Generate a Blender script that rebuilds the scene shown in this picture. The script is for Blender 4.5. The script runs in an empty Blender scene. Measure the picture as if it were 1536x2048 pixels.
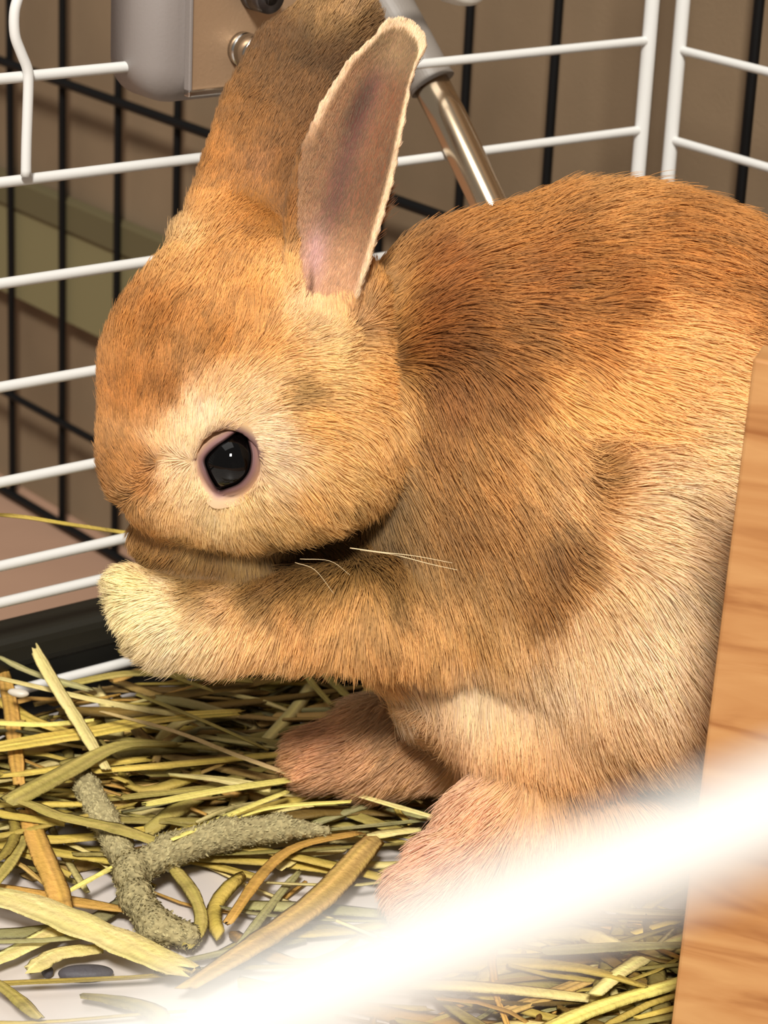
import bpy, math, random
import numpy as np
from mathutils import Vector

# ------------------------------------------------------------------ camera
PITCH, ROLL, FPX = math.radians(20.8), math.radians(2.8), 5080.0
CAM = np.array([0.0, 0.0, 0.27])
FW = np.array([0, math.cos(PITCH), -math.sin(PITCH)])
U0 = np.array([0, math.sin(PITCH), math.cos(PITCH)])
R0 = np.array([1.0, 0, 0])
RT = math.cos(ROLL) * R0 + math.sin(ROLL) * U0
UP = -math.sin(ROLL) * R0 + math.cos(ROLL) * U0
sc = bpy.context.scene
col = sc.collection
cam = bpy.data.cameras.new('camera')
cam.sensor_fit = 'VERTICAL'; cam.sensor_height = 36.0; cam.sensor_width = 27.0
cam.lens = FPX / 2048 * 36
cam.clip_start = 0.005; cam.clip_end = 20
cam.dof.use_dof = True; cam.dof.focus_distance = 0.505; cam.dof.aperture_fstop = 46
co = bpy.data.objects.new('camera', cam); col.objects.link(co)
from mathutils import Matrix
co.matrix_world = Matrix(((RT[0], UP[0], -FW[0], CAM[0]), (RT[1], UP[1], -FW[1], CAM[1]), (RT[2], UP[2], -FW[2], CAM[2]), (0, 0, 0, 1)))
sc.camera = co

# ------------------------------------------------------------------ light
w = bpy.data.worlds.new('world'); sc.world = w; w.use_nodes = True
bg = w.node_tree.nodes['Background']
bg.inputs[0].default_value = (1.0, 0.965, 0.91, 1); bg.inputs[1].default_value = 0.24
def area(name, loc, target, size, power, color):
    l = bpy.data.lights.new(name, 'AREA'); l.shape = 'RECTANGLE'; l.size, l.size_y = size; l.energy = power; l.color = color
    o = bpy.data.objects.new(name, l); col.objects.link(o); o.location = loc
    o.rotation_euler = (Vector(target) - Vector(loc)).to_track_quat('-Z', 'Y').to_euler()
    return o
area('ceiling_lamp_light', (-0.08, -2.16, 2.66), (0.0, 0.5, 0.05), (0.42, 0.6), 178, (1.0, 0.965, 0.90))
area('ceiling_soft_light', (-0.35, 0.35, 1.4), (0.0, 0.5, 0.05), (0.8, 0.8), 3.2, (1.0, 0.965, 0.91))
sc.view_settings.view_transform = 'Standard'; sc.view_settings.look = 'None'
sc.view_settings.exposure = 0.0; sc.view_settings.gamma = 1.0; sc.view_settings.use_curve_mapping = False
sc.cycles.max_bounces = 6; sc.cycles.diffuse_bounces = 3; sc.cycles.glossy_bounces = 3; sc.cycles.transmission_bounces = 4
sc.cycles.use_adaptive_sampling = True; sc.cycles.adaptive_threshold = 0.02
sc.cycles.use_denoising = True
sc.cycles.sample_clamp_indirect = 4

# ------------------------------------------------------------------ helpers
random.seed(7); rng = np.random.default_rng(11)
AX = np.array([0.779, 0.627, 0.0])      # along the rear white panel, away to the right
BX = np.array([-0.627, 0.779, 0.0])     # along the black fence, away to the left
Z = np.array([0, 0, 1.0])
def ray(x, y): return FW + (x - 768) / FPX * RT - (y - 1024) / FPX * UP
def onz(x, y, z):
    d = ray(x, y); return CAM + d * (z - CAM[2]) / d[2]
def onpl(x, y, P, n):
    d = ray(x, y); return CAM + d * (np.dot(P - CAM, n) / np.dot(d, n))
def lin(c):
    c = np.array(c, float) / 255.0
    return np.where(c <= 0.04045, c / 12.92, ((c + 0.055) / 1.055) ** 2.4)
def mat(name, c, rough=0.5, metal=0.0, noise=None, bump=None, spec=0.5, attr=None, coat=0):
    m = bpy.data.materials.new(name); m.use_nodes = True
    nt = m.node_tree; b = nt.nodes['Principled BSDF']
    b.inputs['Base Color'].default_value = (*lin(c), 1); b.inputs['Roughness'].default_value = rough
    b.inputs['Metallic'].default_value = metal; b.inputs['Specular IOR Level'].default_value = spec
    b.inputs['Coat Weight'].default_value = coat
    tc = nt.nodes.new('ShaderNodeTexCoord')
    last = None
    if attr:
        a = nt.nodes.new('ShaderNodeAttribute'); a.attribute_name = attr
        nt.links.new(a.outputs['Color'], b.inputs['Base Color']); last = a.outputs['Color']
    if noise:
        c2, scale, stretch = noise
        mp = nt.nodes.new('ShaderNodeMapping'); mp.inputs['Scale'].default_value = stretch
        nz = nt.nodes.new('ShaderNodeTexNoise'); nz.inputs['Scale'].default_value = scale; nz.inputs['Detail'].default_value = 5
        mx = nt.nodes.new('ShaderNodeMix'); mx.data_type = 'RGBA'
        if last is None: mx.inputs['A'].default_value = (*lin(c), 1)
        else: nt.links.new(last, mx.inputs['A'])
        mx.inputs['B'].default_value = (*lin(c2), 1)
        rp = nt.nodes.new('ShaderNodeMapRange'); rp.inputs['From Min'].default_value = 0.35; rp.inputs['From Max'].default_value = 0.7
        nt.links.new(tc.outputs['Object'], mp.inputs[0]); nt.links.new(mp.outputs[0], nz.inputs['Vector'])
        nt.links.new(nz.outputs['Fac'], rp.inputs['Value']); nt.links.new(rp.outputs[0], mx.inputs['Factor'])
        nt.links.new(mx.outputs['Result'], b.inputs['Base Color'])
    if bump:
        sc_, st, stretch = bump
        mp = nt.nodes.new('ShaderNodeMapping'); mp.inputs['Scale'].default_value = stretch
        nz = nt.nodes.new('ShaderNodeTexNoise'); nz.inputs['Scale'].default_value = sc_; nz.inputs['Detail'].default_value = 4
        bp = nt.nodes.new('ShaderNodeBump'); bp.inputs['Strength'].default_value = st; bp.inputs['Distance'].default_value = 0.001
        nt.links.new(tc.outputs['Object'], mp.inputs[0]); nt.links.new(mp.outputs[0], nz.inputs['Vector'])
        nt.links.new(nz.outputs['Fac'], bp.inputs['Height']); nt.links.new(bp.outputs[0], b.inputs['Normal'])
    return m
def wloc(o):
    l = np.array(o.location)
    while o.parent: o = o.parent; l = l + np.array(o.location)
    return l
def tag(o, label=None, cat=None, group=None, kind=None):
    for k, v in (('label', label), ('category', cat), ('group', group), ('kind', kind)):
        if v: o[k] = v
    return o
def empty(name, loc, label, cat, group=None):
    o = bpy.data.objects.new(name, None); col.objects.link(o); o.location = [float(q) for q in loc]; o.empty_display_size = 0.01
    return tag(o, label, cat, group)
def build(name, V, F, m, parent=None, smooth=True, colors=None, origin=None):
    """vertices in world metres -> one mesh object"""
    V = np.asarray(V, float)
    base = wloc(parent) if parent else np.zeros(3)
    org = base if parent is not None and origin is None else (np.asarray(origin, float) if origin is not None else V.mean(0))
    me = bpy.data.meshes.new(name); me.from_pydata((V - org).tolist(), [], [list(map(int, f)) for f in F] if not isinstance(F, np.ndarray) else F.tolist()); me.update()
    if smooth: me.polygons.foreach_set('use_smooth', [True] * len(me.polygons))
    if colors is not None:
        a = me.color_attributes.new('tint', 'FLOAT_COLOR', 'POINT')
        a.data.foreach_set('color', np.c_[colors, np.ones(len(colors))].astype(np.float32).ravel())
    me.materials.append(m)
    o = bpy.data.objects.new(name, me); col.objects.link(o)
    if parent: o.parent = parent
    o.location = (org - base).tolist()
    return o
def tube(pts, r, n=12, cap=True, flat=1.0):
    P = np.array(pts, float); k = len(P); r = np.broadcast_to(np.asarray(r, float), (k,))
    T = np.gradient(P, axis=0); T /= np.linalg.norm(T, axis=1)[:, None]
    a = np.cross(T[0], [0, 0, 1.0]);
    if np.linalg.norm(a) < 1e-3: a = np.cross(T[0], [1.0, 0, 0])
    a /= np.linalg.norm(a); V = []
    for i in range(k):
        a = a - T[i] * np.dot(a, T[i]); a /= np.linalg.norm(a); b = np.cross(T[i], a)
        for j in range(n):
            t = 2 * math.pi * j / n; V.append(P[i] + r[i] * (a * math.cos(t) + flat * b * math.sin(t)))
    F = [[i * n + j, i * n + (j + 1) % n, (i + 1) * n + (j + 1) % n, (i + 1) * n + j] for i in range(k - 1) for j in range(n)]
    if cap: F += [list(range(n))[::-1], [(k - 1) * n + j for j in range(n)]]
    return V, F
def rod(a, b, r, n=12, round_ends=True):
    a, b = np.array(a, float), np.array(b, float); d = (b - a) / np.linalg.norm(b - a)
    if not round_ends: return tube([a, b], r, n)
    return tube([a, a + d * r * 0.4, a + d * r, b - d * r, b - d * r * 0.4, b], [r * 0.55, r * 0.9, r, r, r * 0.9, r * 0.55], n)
def smooth_path(pts, k=6):
    P = np.array(pts, float); Q = np.vstack([2 * P[0] - P[1], P, 2 * P[-1] - P[-2]]); out = []
    for i in range(1, len(Q) - 2):
        for t in np.linspace(0, 1, k, endpoint=False):
            p0, p1, p2, p3 = Q[i - 1:i + 3]
            out.append(0.5 * (2 * p1 + (p2 - p0) * t + (2 * p0 - 5 * p1 + 4 * p2 - p3) * t * t + (3 * p1 - p0 - 3 * p2 + p3) * t ** 3))
    out.append(Q[-2]); return np.array(out)
def merge(parts):
    V = []; F = []
    for v, f in parts:
        o = len(V); V += list(v); F += [[i + o for i in q] for q in f]
    return V, F
def box(c, ax, ay, az, sx, sy, sz):
    c = np.array(c, float); V = []
    for k in (-1, 1):
        for j in (-1, 1):
            for i in (-1, 1): V.append(c + ax * i * sx / 2 + ay * j * sy / 2 + az * k * sz / 2)
    return V, [[0, 2, 3, 1], [4, 5, 7, 6], [0, 1, 5, 4], [2, 6, 7, 3], [0, 4, 6, 2], [1, 3, 7, 5]]
def bevel(o, wd, seg=3):
    m = o.modifiers.new('bevel', 'BEVEL'); m.width = wd; m.segments = seg; m.limit_method = 'ANGLE'; return o

# ------------------------------------------------------------------ materials
M_wire = mat('white_coated_wire', (224, 223, 219), 0.35, spec=0.5)
M_black = mat('black_enamel_wire', (6, 5, 5), 0.55, spec=0.25)
M_wall = mat('brown_board_wall', (134, 112, 86), 0.85, noise=((112, 92, 68), 9, (1, 1, 1)), bump=(900, 0.12, (1, 1, 1)))
M_floor = mat('brown_floor', (172, 136, 112), 0.7, noise=((156, 122, 100), 9, (1, 1, 1)), bump=(700, 0.1, (1, 1, 1)))
M_olive = mat('olive_strip', (122, 112, 76), 0.85)
M_olive2 = mat('dark_olive_strip', (92, 82, 52), 0.85)
M_tray = mat('black_plastic', (10, 10, 8), 0.5, noise=((20, 19, 14), 40, (1, 1, 1)))
M_liner = mat('white_plastic', (226, 217, 210), 0.35, noise=((208, 198, 192), 30, (1, 1, 1)))
M_grey = mat('grey_plastic', (140, 131, 126), 0.5, bump=(1500, 0.06, (1, 1, 1)))
M_cap = mat('grey_cap_plastic', (136, 128, 120), 0.5, bump=(1500, 0.06, (1, 1, 1)))
M_plate = mat('brushed_metal_plate', (196, 163, 130), 0.45, 0.55, bump=(1400, 0.1, (1, 1, 1)))
M_steel = mat('bright_steel', (190, 186, 180), 0.22, 1.0)
M_dark_steel = mat('dark_steel', (90, 84, 82), 0.35, 0.8)
M_chrome = mat('chrome', (214, 190, 160), 0.2, 1.0)
M_knob = mat('white_knob_plastic', (238, 233, 222), 0.4)
M_hay = mat('dried_stalk', (200, 180, 110), 0.6, attr='tint', bump=(700, 0.5, (1, 1, 1)), spec=0.25)
M_twig = mat('woolly_grey_stem', (135, 126, 88), 0.95, attr='tint', bump=(500, 0.8, (1, 1, 1)), spec=0.1)
M_pellet = mat('dark_pellet', (74, 70, 74), 0.6, bump=(600, 0.3, (1, 1, 1)))
M_husk = mat('pale_husk', (205, 196, 180), 0.4)

# ------------------------------------------------------------------ setting
P0 = onz(200, 1335, 0.012)
PB = CAM + ray(1490, 300) * 0.72         # on the black fence plane
FLOORZ = -0.124
def quad(name, P, m, kind='structure'):
    o = build(name, P, [[0, 1, 2, 3]], m, smooth=False); return tag(o, kind=kind)
o = build('floor', *box((0.1, 0.6, FLOORZ - 0.01), R0, np.array([0, 1.0, 0]), Z, 4.0, 4.0, 0.02), M_floor, smooth=False); tag(o, kind='structure')
wc_ = PB + AX * 0.010
o = build('wall_back', *box(np.array([*(wc_ + BX * 0.4)[:2], 0.4]) + AX * 0.01, BX, AX, Z, 3.0, 0.02, 1.06), M_wall, smooth=False); tag(o, kind='structure')
# olive strip on the wall, with a darker strip along its top
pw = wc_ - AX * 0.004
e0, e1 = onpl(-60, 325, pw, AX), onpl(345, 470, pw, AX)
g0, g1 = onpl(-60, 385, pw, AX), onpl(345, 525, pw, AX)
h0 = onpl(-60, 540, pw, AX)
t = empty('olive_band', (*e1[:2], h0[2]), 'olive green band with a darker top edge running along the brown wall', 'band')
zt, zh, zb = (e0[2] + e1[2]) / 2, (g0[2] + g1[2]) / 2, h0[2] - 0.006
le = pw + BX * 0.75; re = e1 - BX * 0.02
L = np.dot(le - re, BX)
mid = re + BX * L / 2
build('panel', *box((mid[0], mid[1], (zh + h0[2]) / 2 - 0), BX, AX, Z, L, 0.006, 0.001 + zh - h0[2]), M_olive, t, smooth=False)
bevel(build('top_strip', *box((mid[0] - AX[0] * .0012, mid[1] - AX[1] * .0012, (zt + zh) / 2), BX, AX, Z, L, 0.0066, zt - zh), M_olive2, t, smooth=False), 0.0005)

# ------------------------------------------------------------------ black wire fence
t = empty('black_wire_fence', (*PB[:2], FLOORZ), 'tall black wire fence behind the white wire panels', 'fence')
S0 = 0.4931
def fp(s, z): q = PB + BX * (s - 0.4931); return np.array([q[0], q[1], z])
for i in range(-6, 16):
    s = S0 + 0.0413 * i
    build('upright_bar', *rod(fp(s, FLOORZ), fp(s, 0.34), 0.00155, 10), M_black, t)
for z in (-0.1205, 0.0665, 0.30):
    build('crossbar', *rod(fp(0.2, z) - AX * 0.003, fp(1.14, z) - AX * 0.003, 0.0019, 10), M_black, t)
build('crossbar', *rod(fp(0.80, -0.0755) - AX * 0.003, fp(1.14, -0.0755) - AX * 0.003, 0.0016, 10), M_black, t)

# ------------------------------------------------------------------ base tray
TZ = float(onpl(100, 1209, P0 + BX * 0.0178, BX)[2])
def pp(s, off, z):  # s along the rear panel from P0, off behind it
    q = P0 + AX * s + BX * off; return np.array([q[0], q[1], z])
crn = onpl(1331, 385, P0, BX); SC = float(np.dot(crn - P0, AX))  # corner distance along the panel
t = empty('base_tray', pp(0.05, -0.2, FLOORZ), 'black plastic base tray with a white liner under the pen', 'tray')
bevel(build('rear_wall', *box(pp((SC - .44) / 2, 0.010, (TZ - 0.126) / 2), AX, BX, Z, SC + .46, 0.008, TZ + 0.122), M_tray, t, smooth=False), 0.002)
bevel(build('rim', *box(pp((SC - .44) / 2, 0.0115, TZ - 0.0048), AX, BX, Z, SC + .464, 0.013, 0.0095), mat('black_rim', (30, 28, 20), 0.5), t, smooth=False), 0.003)
bevel(build('side_wall', *box(pp(SC + 0.006, -0.2, -0.059), BX, AX, Z, 0.43, 0.008, 0.13 ), M_tray, t, smooth=False), 0.002)
build('liner', *box(pp((SC - .45) / 2, -0.202, -0.002), AX, BX, Z, SC + .45, 0.415, 0.004), M_liner, t, smooth=False)
build('underside', *box(pp((SC - .45) / 2, -0.2, -0.0645), AX, BX, Z, SC + .445, 0.40, 0.118), M_tray, t, smooth=False)

# ------------------------------------------------------------------ white wire panels
RW = 0.00128
t = empty('wire_panel', pp(-0.06, 0, 0.0), 'white wire gate panel beside the rabbit face with a curved latch wire', 'cage panel')
for z in (0.1815, 0.1583, 0.13535, 0.11235, 0.0881, 0.06515, 0.04445, 0.0352, 0.0116):
    build('wire', *rod(pp(-0.30, 0, z), pp(0.052, 0, z), RW), M_wire, t)
hk = [onpl(x, y, P0 - BX * 0.0026, BX) for x, y in ((47, -40), (38, -10), (29, 25), (30, 70), (42, 105), (54, 135), (57, 160), (55, 230), (53, 290), (52, 352))]
build('latch_wire', *tube(smooth_path(hk, 5), 0.00118, 12), M_wire, t)
build('end_post', *rod(pp(0.052, 0, 0.004), pp(0.052, 0, 0.24), 0.0019), M_wire, t)
build('end_post', *rod(pp(-0.30, 0, 0.004), pp(-0.30, 0, 0.24), 0.0019), M_wire, t)
t = empty('wire_panel', pp(SC - 0.06, 0, 0.0), 'white wire rear panel ending at the left one of the paired corner posts', 'cage panel')
sp = float(np.dot(onpl(1290, 180, P0, BX) - P0, AX))
for z in (0.176, 0.152, 0.1282, 0.1045, 0.081, 0.0575, 0.034, 0.0116):
    build('wire', *rod(pp(0.058, 0, z), pp(sp, 0, z), RW * 0.95), M_wire, t)
build('corner_post', *rod(pp(sp, 0, 0.004), pp(sp, 0, 0.24), 0.00195), M_wire, t)
build('end_post', *rod(pp(0.058, 0, 0.004), pp(0.058, 0, 0.24), 0.0019), M_wire, t)
sp2 = float(np.dot(onpl(1350, 190, P0, BX) - P0, AX))
t = empty('wire_panel', pp(sp2, -0.1, 0.0), 'white wire side panel coming forward from the right corner post', 'cage panel')
for z in (0.172, 0.1487, 0.12445, 0.1010, 0.0775, 0.054, 0.0306, 0.0116):
    build('wire', *rod(pp(sp2, 0, z), pp(sp2, -0.36, z), RW * 0.95), M_wire, t)
build('corner_post', *rod(pp(sp2, 0, 0.004), pp(sp2, 0, 0.24), 0.00195), M_wire, t)
build('end_post', *rod(pp(sp2, -0.36, 0.004), pp(sp2, -0.36, 0.24), 0.00195), M_wire, t)
# the near panel whose top wire runs close to the lens
q = CAM + ray(1536, 1630) * 0.0560
q2 = onpl(1000, 1848, q, BX); fz = q[2]; fs = (q[2] - q2[2]) / float(np.dot(q - q2, AX))
t = empty('wire_panel', (q[0], q[1], 0.0), 'blurred thick white wire crossing the lower right very close up', 'cage panel')
def nq(s, z): r_ = q + AX * s; return np.array([r_[0], r_[1], z + fs * s])
build('top_wire', *rod(nq(-0.14, fz), nq(0.22, fz), 0.00118, 20), M_wire, t)
for k in range(2, 8):
    build('wire', *rod(nq(-0.14, fz - 0.0235 * k), nq(0.22, fz - 0.0235 * k), RW), M_wire, t)
for s in (-0.14, 0.22): build('end_post', *rod(nq(s, 0.004 - fs * s), nq(s, fz), 0.002), M_wire, t)

# ------------------------------------------------------------------ bottle bracket, drinking tube, knob
pf = P0 - BX * 0.009
cl, cr = onpl(250, 100, P0, BX), onpl(460, 100, P0, BX)
s0 = float(np.dot(cl - P0, AX)); s1 = s0 + 0.046
zb = float(onpl(330, 217, pf, BX)[2])
def rounded_slab(s0, s1, z0, z1, off0, off1, rad, m, parent, name, n=8):
    """slab on the panel plane with rounded lower corners and rounded long edges"""
    def outline(ins):
        pts = []
        a0, a1, b0 = s0 + ins, s1 - ins, z0 + ins; rr = max(rad - ins, 0.0005)
        pts.append((a0, z1))
        for i in range(n + 1):
            th = math.pi + (math.pi / 2) * i / n; pts.append((a0 + rr + rr * math.cos(th), b0 + rr + rr * math.sin(th)))
        for i in range(n + 1):
            th = 1.5 * math.pi + (math.pi / 2) * i / n; pts.append((a1 - rr + rr * math.cos(th), b0 + rr + rr * math.sin(th)))
        pts.append((a1, z1)); return pts
    rings = []; e = min(0.0075, rad * 0.95)
    prof = [(off0 - (off0 - off1) * 0, 0.0)] + [(off1 + e * (1 - math.sin(a)), e * (1 - math.cos(a))) for a in np.linspace(0, math.pi / 2, 7)]
    V = []; k = None
    for off, ins in prof:
        o_ = outline(ins); k = len(o_); V += [pp(a, off, z) for a, z in o_]
    F = [[r * k + i, r * k + i + 1, (r + 1) * k + i + 1, (r + 1) * k + i] for r in range(len(prof) - 1) for i in range(k - 1)]
    F.append([(len(prof) - 1) * k + i for i in range(k)]); F.append(list(range(k))[::-1])
    F.append([r * k for r in range(len(prof))]); F.append([r * k + k - 1 for r in range(len(prof))][::-1])
    return build(name, V, F, m, parent)
t = empty('bottle_bracket', pp(s0 + 0.02, 0, zb), 'grey plastic clamp bracket with inset metal plate on the white wires', 'bracket')
h = rounded_slab(s0, s1, zb, 0.245, 0.006, -0.010, 0.0095, M_grey, t, 'housing')
pl0 = float(np.dot(onpl(378, 185, P0 - BX * 0.011, BX) - P0, AX)); plz = float(onpl(378, 181, P0 - BX * 0.011, BX)[2])
build('plate', *box(pp(pl0 + 0.0165, -0.0106, plz + 0.05), AX, BX, Z, 0.033, 0.0012, 0.10), M_plate, t, smooth=False)
bevel(build('plate_edge', *box(pp(pl0 + 0.0165, -0.0110, plz - 0.0006), AX, BX, Z, 0.0345, 0.0024, 0.0016), M_steel, t, smooth=False), 0.0004)
bevel(build('plate_edge', *box(pp(pl0 - 0.0003, -0.0110, plz + 0.05), AX, BX, Z, 0.0009, 0.0022, 0.10), M_grey, t, smooth=False), 0.0003)
def bolt(px, py, r, m):
    c = onpl(px, py, P0 - BX * 0.0112, BX); n_ = -BX
    b_ = build('bolt', *tube([c + n_ * d for d in (0, 0.002, 0.0021, 0.0023, 0.0024, 0.0062, 0.0068, 0.0068, 0.0045)],
                             [r * 1.0, r * 1.0, r * .86, r * .86, r, r, r * .9, r * .5, r * .46], 32), m, t)
    build('hex_socket', *tube([c + n_ * 0.0047, c + n_ * 0.0050], [r * 0.42, r * 0.42], 6), M_dark_steel, b_, smooth=False)
bolt(484, 98, 0.0040, M_steel); bolt(508, -16, 0.0040, M_dark_steel)
# drinking tube: grey sleeve and chrome spout, outside the wires
dp = P0 + BX * 0.012
a0, a1, a2 = onpl(733, -60, P0 + BX * .030, BX), onpl(866, 170, P0 + BX * .0085, BX), onpl(1000, 455, P0 - BX * .022, BX)
ax_ = (a1 - a0) / np.linalg.norm(a1 - a0)
t = empty('drinking_tube', a1, 'chrome drinking tube in a grey sleeve slanting down behind the ears', 'drinking tube')
build('sleeve', *tube([a0, a0 + ax_ * .012, a1 - ax_ * 0.0010, a1 - ax_ * .0008, a1, a1 - ax_ * .006], [0.0068, 0.0066, 0.0059, 0.0061, 0.0061, 0.0055], 48), M_cap, t, smooth=False)
ax2 = (a2 - a1) / np.linalg.norm(a2 - a1)
build('spout', *tube([a1 - ax_ * .008, a1 + ax2 * .01, a2, a2 + ax2 * 0.001, a2 + ax2 * .0005], [0.0047, 0.0047, 0.0045, 0.0041, 0.003], 40), M_chrome, t)
kc = onpl(928, -52, P0 + BX * 0.004, BX); n_ = -BX
t = build('retaining_knob', *tube([kc - n_ * .004, kc, kc + n_ * .003, kc + n_ * .0045, kc + n_ * .005], [0.0078, 0.0078, 0.0074, 0.0062, 0.003], 40), M_knob)
tag(t, 'round white plastic knob at the very top edge above the chrome tube', 'knob')

# ------------------------------------------------------------------ wooden board at the right
def wood():
    m = mat('pale_wood', (184, 132, 82), 0.6, spec=0.3)
    nt = m.node_tree; b = nt.nodes['Principled BSDF']
    tc = nt.nodes.new('ShaderNodeTexCoord'); mp = nt.nodes.new('ShaderNodeMapping')
    mp.inputs['Rotation'].default_value = (0, math.radians(-24), 0); mp.inputs['Scale'].default_value = (9, 30, 85)
    nz = nt.nodes.new('ShaderNodeTexNoise'); nz.inputs['Scale'].default_value = 1.6; nz.inputs['Detail'].default_value = 6; nz.inputs['Distortion'].default_value = 1.4
    cr = nt.nodes.new('ShaderNodeValToRGB')
    cr.color_ramp.elements[0].position = 0.30; cr.color_ramp.elements[0].color = (*lin((152, 96, 50)), 1)
    cr.color_ramp.elements[1].position = 0.72; cr.color_ramp.elements[1].color = (*lin((198, 148, 94)), 1)
    e = cr.color_ramp.elements.new(0.48); e.color = (*lin((182, 128, 76)), 1)
    nt.links.new(tc.outputs['Object'], mp.inputs[0]); nt.links.new(mp.outputs[0], nz.inputs['Vector'])
    nt.links.new(nz.outputs['Fac'], cr.inputs[0]); nt.links.new(cr.outputs[0], b.inputs['Base Color'])
    return m
YB = 0.408; YN = np.array([0, 1.0, 0])
bt, bb = onpl(1506, 716, np.array([0, YB, 0]), YN), onpl(1340, 2062, np.array([0, YB, 0]), YN)
d_ = (bb - bt) / (bt[2] - bb[2]); b0 = bb + d_ * (bb[2] - 0.0)
bd = np.array([math.cos(.3), -math.sin(.3), 0]); bn = np.array([math.sin(.3), math.cos(.3), 0]) * .009
tr, br = bt + bd * .07 + np.array([0, 0, -0.006]), b0 + bd * .09
V = [bt, tr, br, b0] + [v + bn for v in (bt, tr, br, b0)]
t = bevel(build('wooden_board', V, [[3, 2, 1, 0], [4, 5, 6, 7], [0, 1, 5, 4], [1, 2, 6, 5], [2, 3, 7, 6], [3, 0, 4, 7]], wood(), smooth=False), 0.0006, 2)
tag(t, 'pale wooden board with slanting grain standing in front of the rabbit rump', 'board')
# ==================================================================== RABBIT
DR = 0.53; SR = DR / FPX
def fr(x, y, w):        # rabbit frame (pixel units, w = depth) -> world metres
    x, y, w = np.asarray(x, float), np.asarray(y, float), np.asarray(w, float)
    return CAM + (DR + w * SR)[..., None] * FW + ((x - 768) * SR)[..., None] * RT - ((y - 1024) * SR)[..., None] * UP
def pc(x, y, w):        # pixel -> rabbit frame at depth w
    k = 1 + w / FPX; return np.array([768 + (x - 768) * k, 1024 + (y - 1024) * k, w])
VX = 8.0
G0 = np.array([110.0, -70.0, -560.0]); GN = np.array([int(1760 / VX), int(2060 / VX), int(1440 / VX)])
FLD = np.full(GN, 60.0, np.float32)
gx = (G0[0] + VX * np.arange(GN[0])).astype(np.float32); gy = (G0[1] + VX * np.arange(GN[1])).astype(np.float32); gz = (G0[2] + VX * np.arange(GN[2])).astype(np.float32)
def block(c, ext):
    lo = np.clip(((np.asarray(c) - ext - G0) / VX).astype(int), 0, GN - 1); hi = np.clip(((np.asarray(c) + ext - G0) / VX).astype(int) + 2, 1, GN)
    return tuple(slice(a, b) for a, b in zip(lo, hi))
def smin(a, b, k):
    h_ = np.clip(0.5 + 0.5 * (b - a) / k, 0, 1); return b * (1 - h_) + a * h_ - k * h_ * (1 - h_)
def put(sl, d, k, mode='add'):
    if mode == 'add': FLD[sl] = smin(FLD[sl], d, k)
    else: FLD[sl] = -smin(-FLD[sl], d, k)
def ell(x, y, w, a, b, c, rot=0.0, k=30, mode='add'):
    ce = pc(x, y, w); m = max(a, b, c) + 70
    sl = block(ce, np.array([max(a, b) + 70, max(a, b) + 70, c + 70]))
    X = gx[sl[0]][:, None, None] - ce[0]; Y = gy[sl[1]][None, :, None] - ce[1]; W = gz[sl[2]][None, None, :] - ce[2]
    cs, sn = math.cos(rot), math.sin(rot)
    u = X * cs + Y * sn; v = -X * sn + Y * cs
    k0 = np.sqrt((u / a) ** 2 + (v / b) ** 2 + (W / c) ** 2); k1 = np.sqrt((u / a ** 2) ** 2 + (v / b ** 2) ** 2 + (W / c ** 2) ** 2) + 1e-6
    put(sl, (k0 * (k0 - 1) / k1).astype(np.float32), k, mode)
def cone(p, r0, q_, r1, k=25):
    A_, B_ = pc(*p), pc(*q_); c = (A_ + B_) / 2; ext = np.abs(A_ - B_) / 2 + max(r0, r1) + 60
    sl = block(c, ext)
    X = gx[sl[0]][:, None, None] - A_[0]; Y = gy[sl[1]][None, :, None] - A_[1]; W = gz[sl[2]][None, None, :] - A_[2]
    D_ = B_ - A_; L2 = float(D_ @ D_)
    tt = np.clip((X * D_[0] + Y * D_[1] + W * D_[2]) / L2, 0, 1)
    d = np.sqrt((X - tt * D_[0]) ** 2 + (Y - tt * D_[1]) ** 2 + (W - tt * D_[2]) ** 2) - (r0 + (r1 - r0) * tt)
    put(sl, d.astype(np.float32), k)
def wc(y): return 0.38 * (y - 950)
R_ = math.radians
# trunk
ell(1235, 905, wc(905), 500, 515, 330, k=40)
ell(960, 770, wc(770) + 10, 300, 310, 260, k=60)
ell(900, 1130, wc(1130) + 10, 270, 245, 200, k=60)
ell(1110, 1330, wc(1330) + 10, 330, 215, 250, k=60)
ell(1600, 1000, wc(1000) - 20, 260, 440, 310, k=60)
# haunch and shoulder of the near side
ell(1380, 1130, wc(1130) - 165, 360, 390, 205, rot=R_(6), k=26)
ell(1030, 905, wc(905) - 150, 190, 290, 165, rot=R_(-24), k=40)
ell(1130, 1400, wc(1400) - 120, 230, 190, 180, k=50)
# upper arm and forearm, near side; forearm of the far side
cone((1010, 1030, -90), 135, (880, 1185, -70), 112, k=40)
cone((900, 1195, -70), 108, (600, 1225, -110), 78, k=35)
cone((600, 1225, -110), 78, (430, 1245, -135), 74, k=30)
cone((430, 1245, -135), 76, (325, 1235, -145), 76, k=25)
for (tx, ty, tw, tr_) in ((262, 1172, -150, 36), (272, 1218, -165, 38), (298, 1262, -160, 38), (345, 1290, -140, 38)):
    cone((400, 1240, -145), 46, (tx, ty, tw), tr_, k=14)
cone((800, 1200, 130), 90, (500, 1205, 30), 62, k=25)
cone((500, 1205, 30), 62, (300, 1190, -20), 56, k=20)
for (tx, ty, tw, tr_) in ((250, 1168, -30, 30), (255, 1200, -20, 30)):
    cone((320, 1190, -20), 40, (tx, ty, tw), tr_, k=12)
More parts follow.
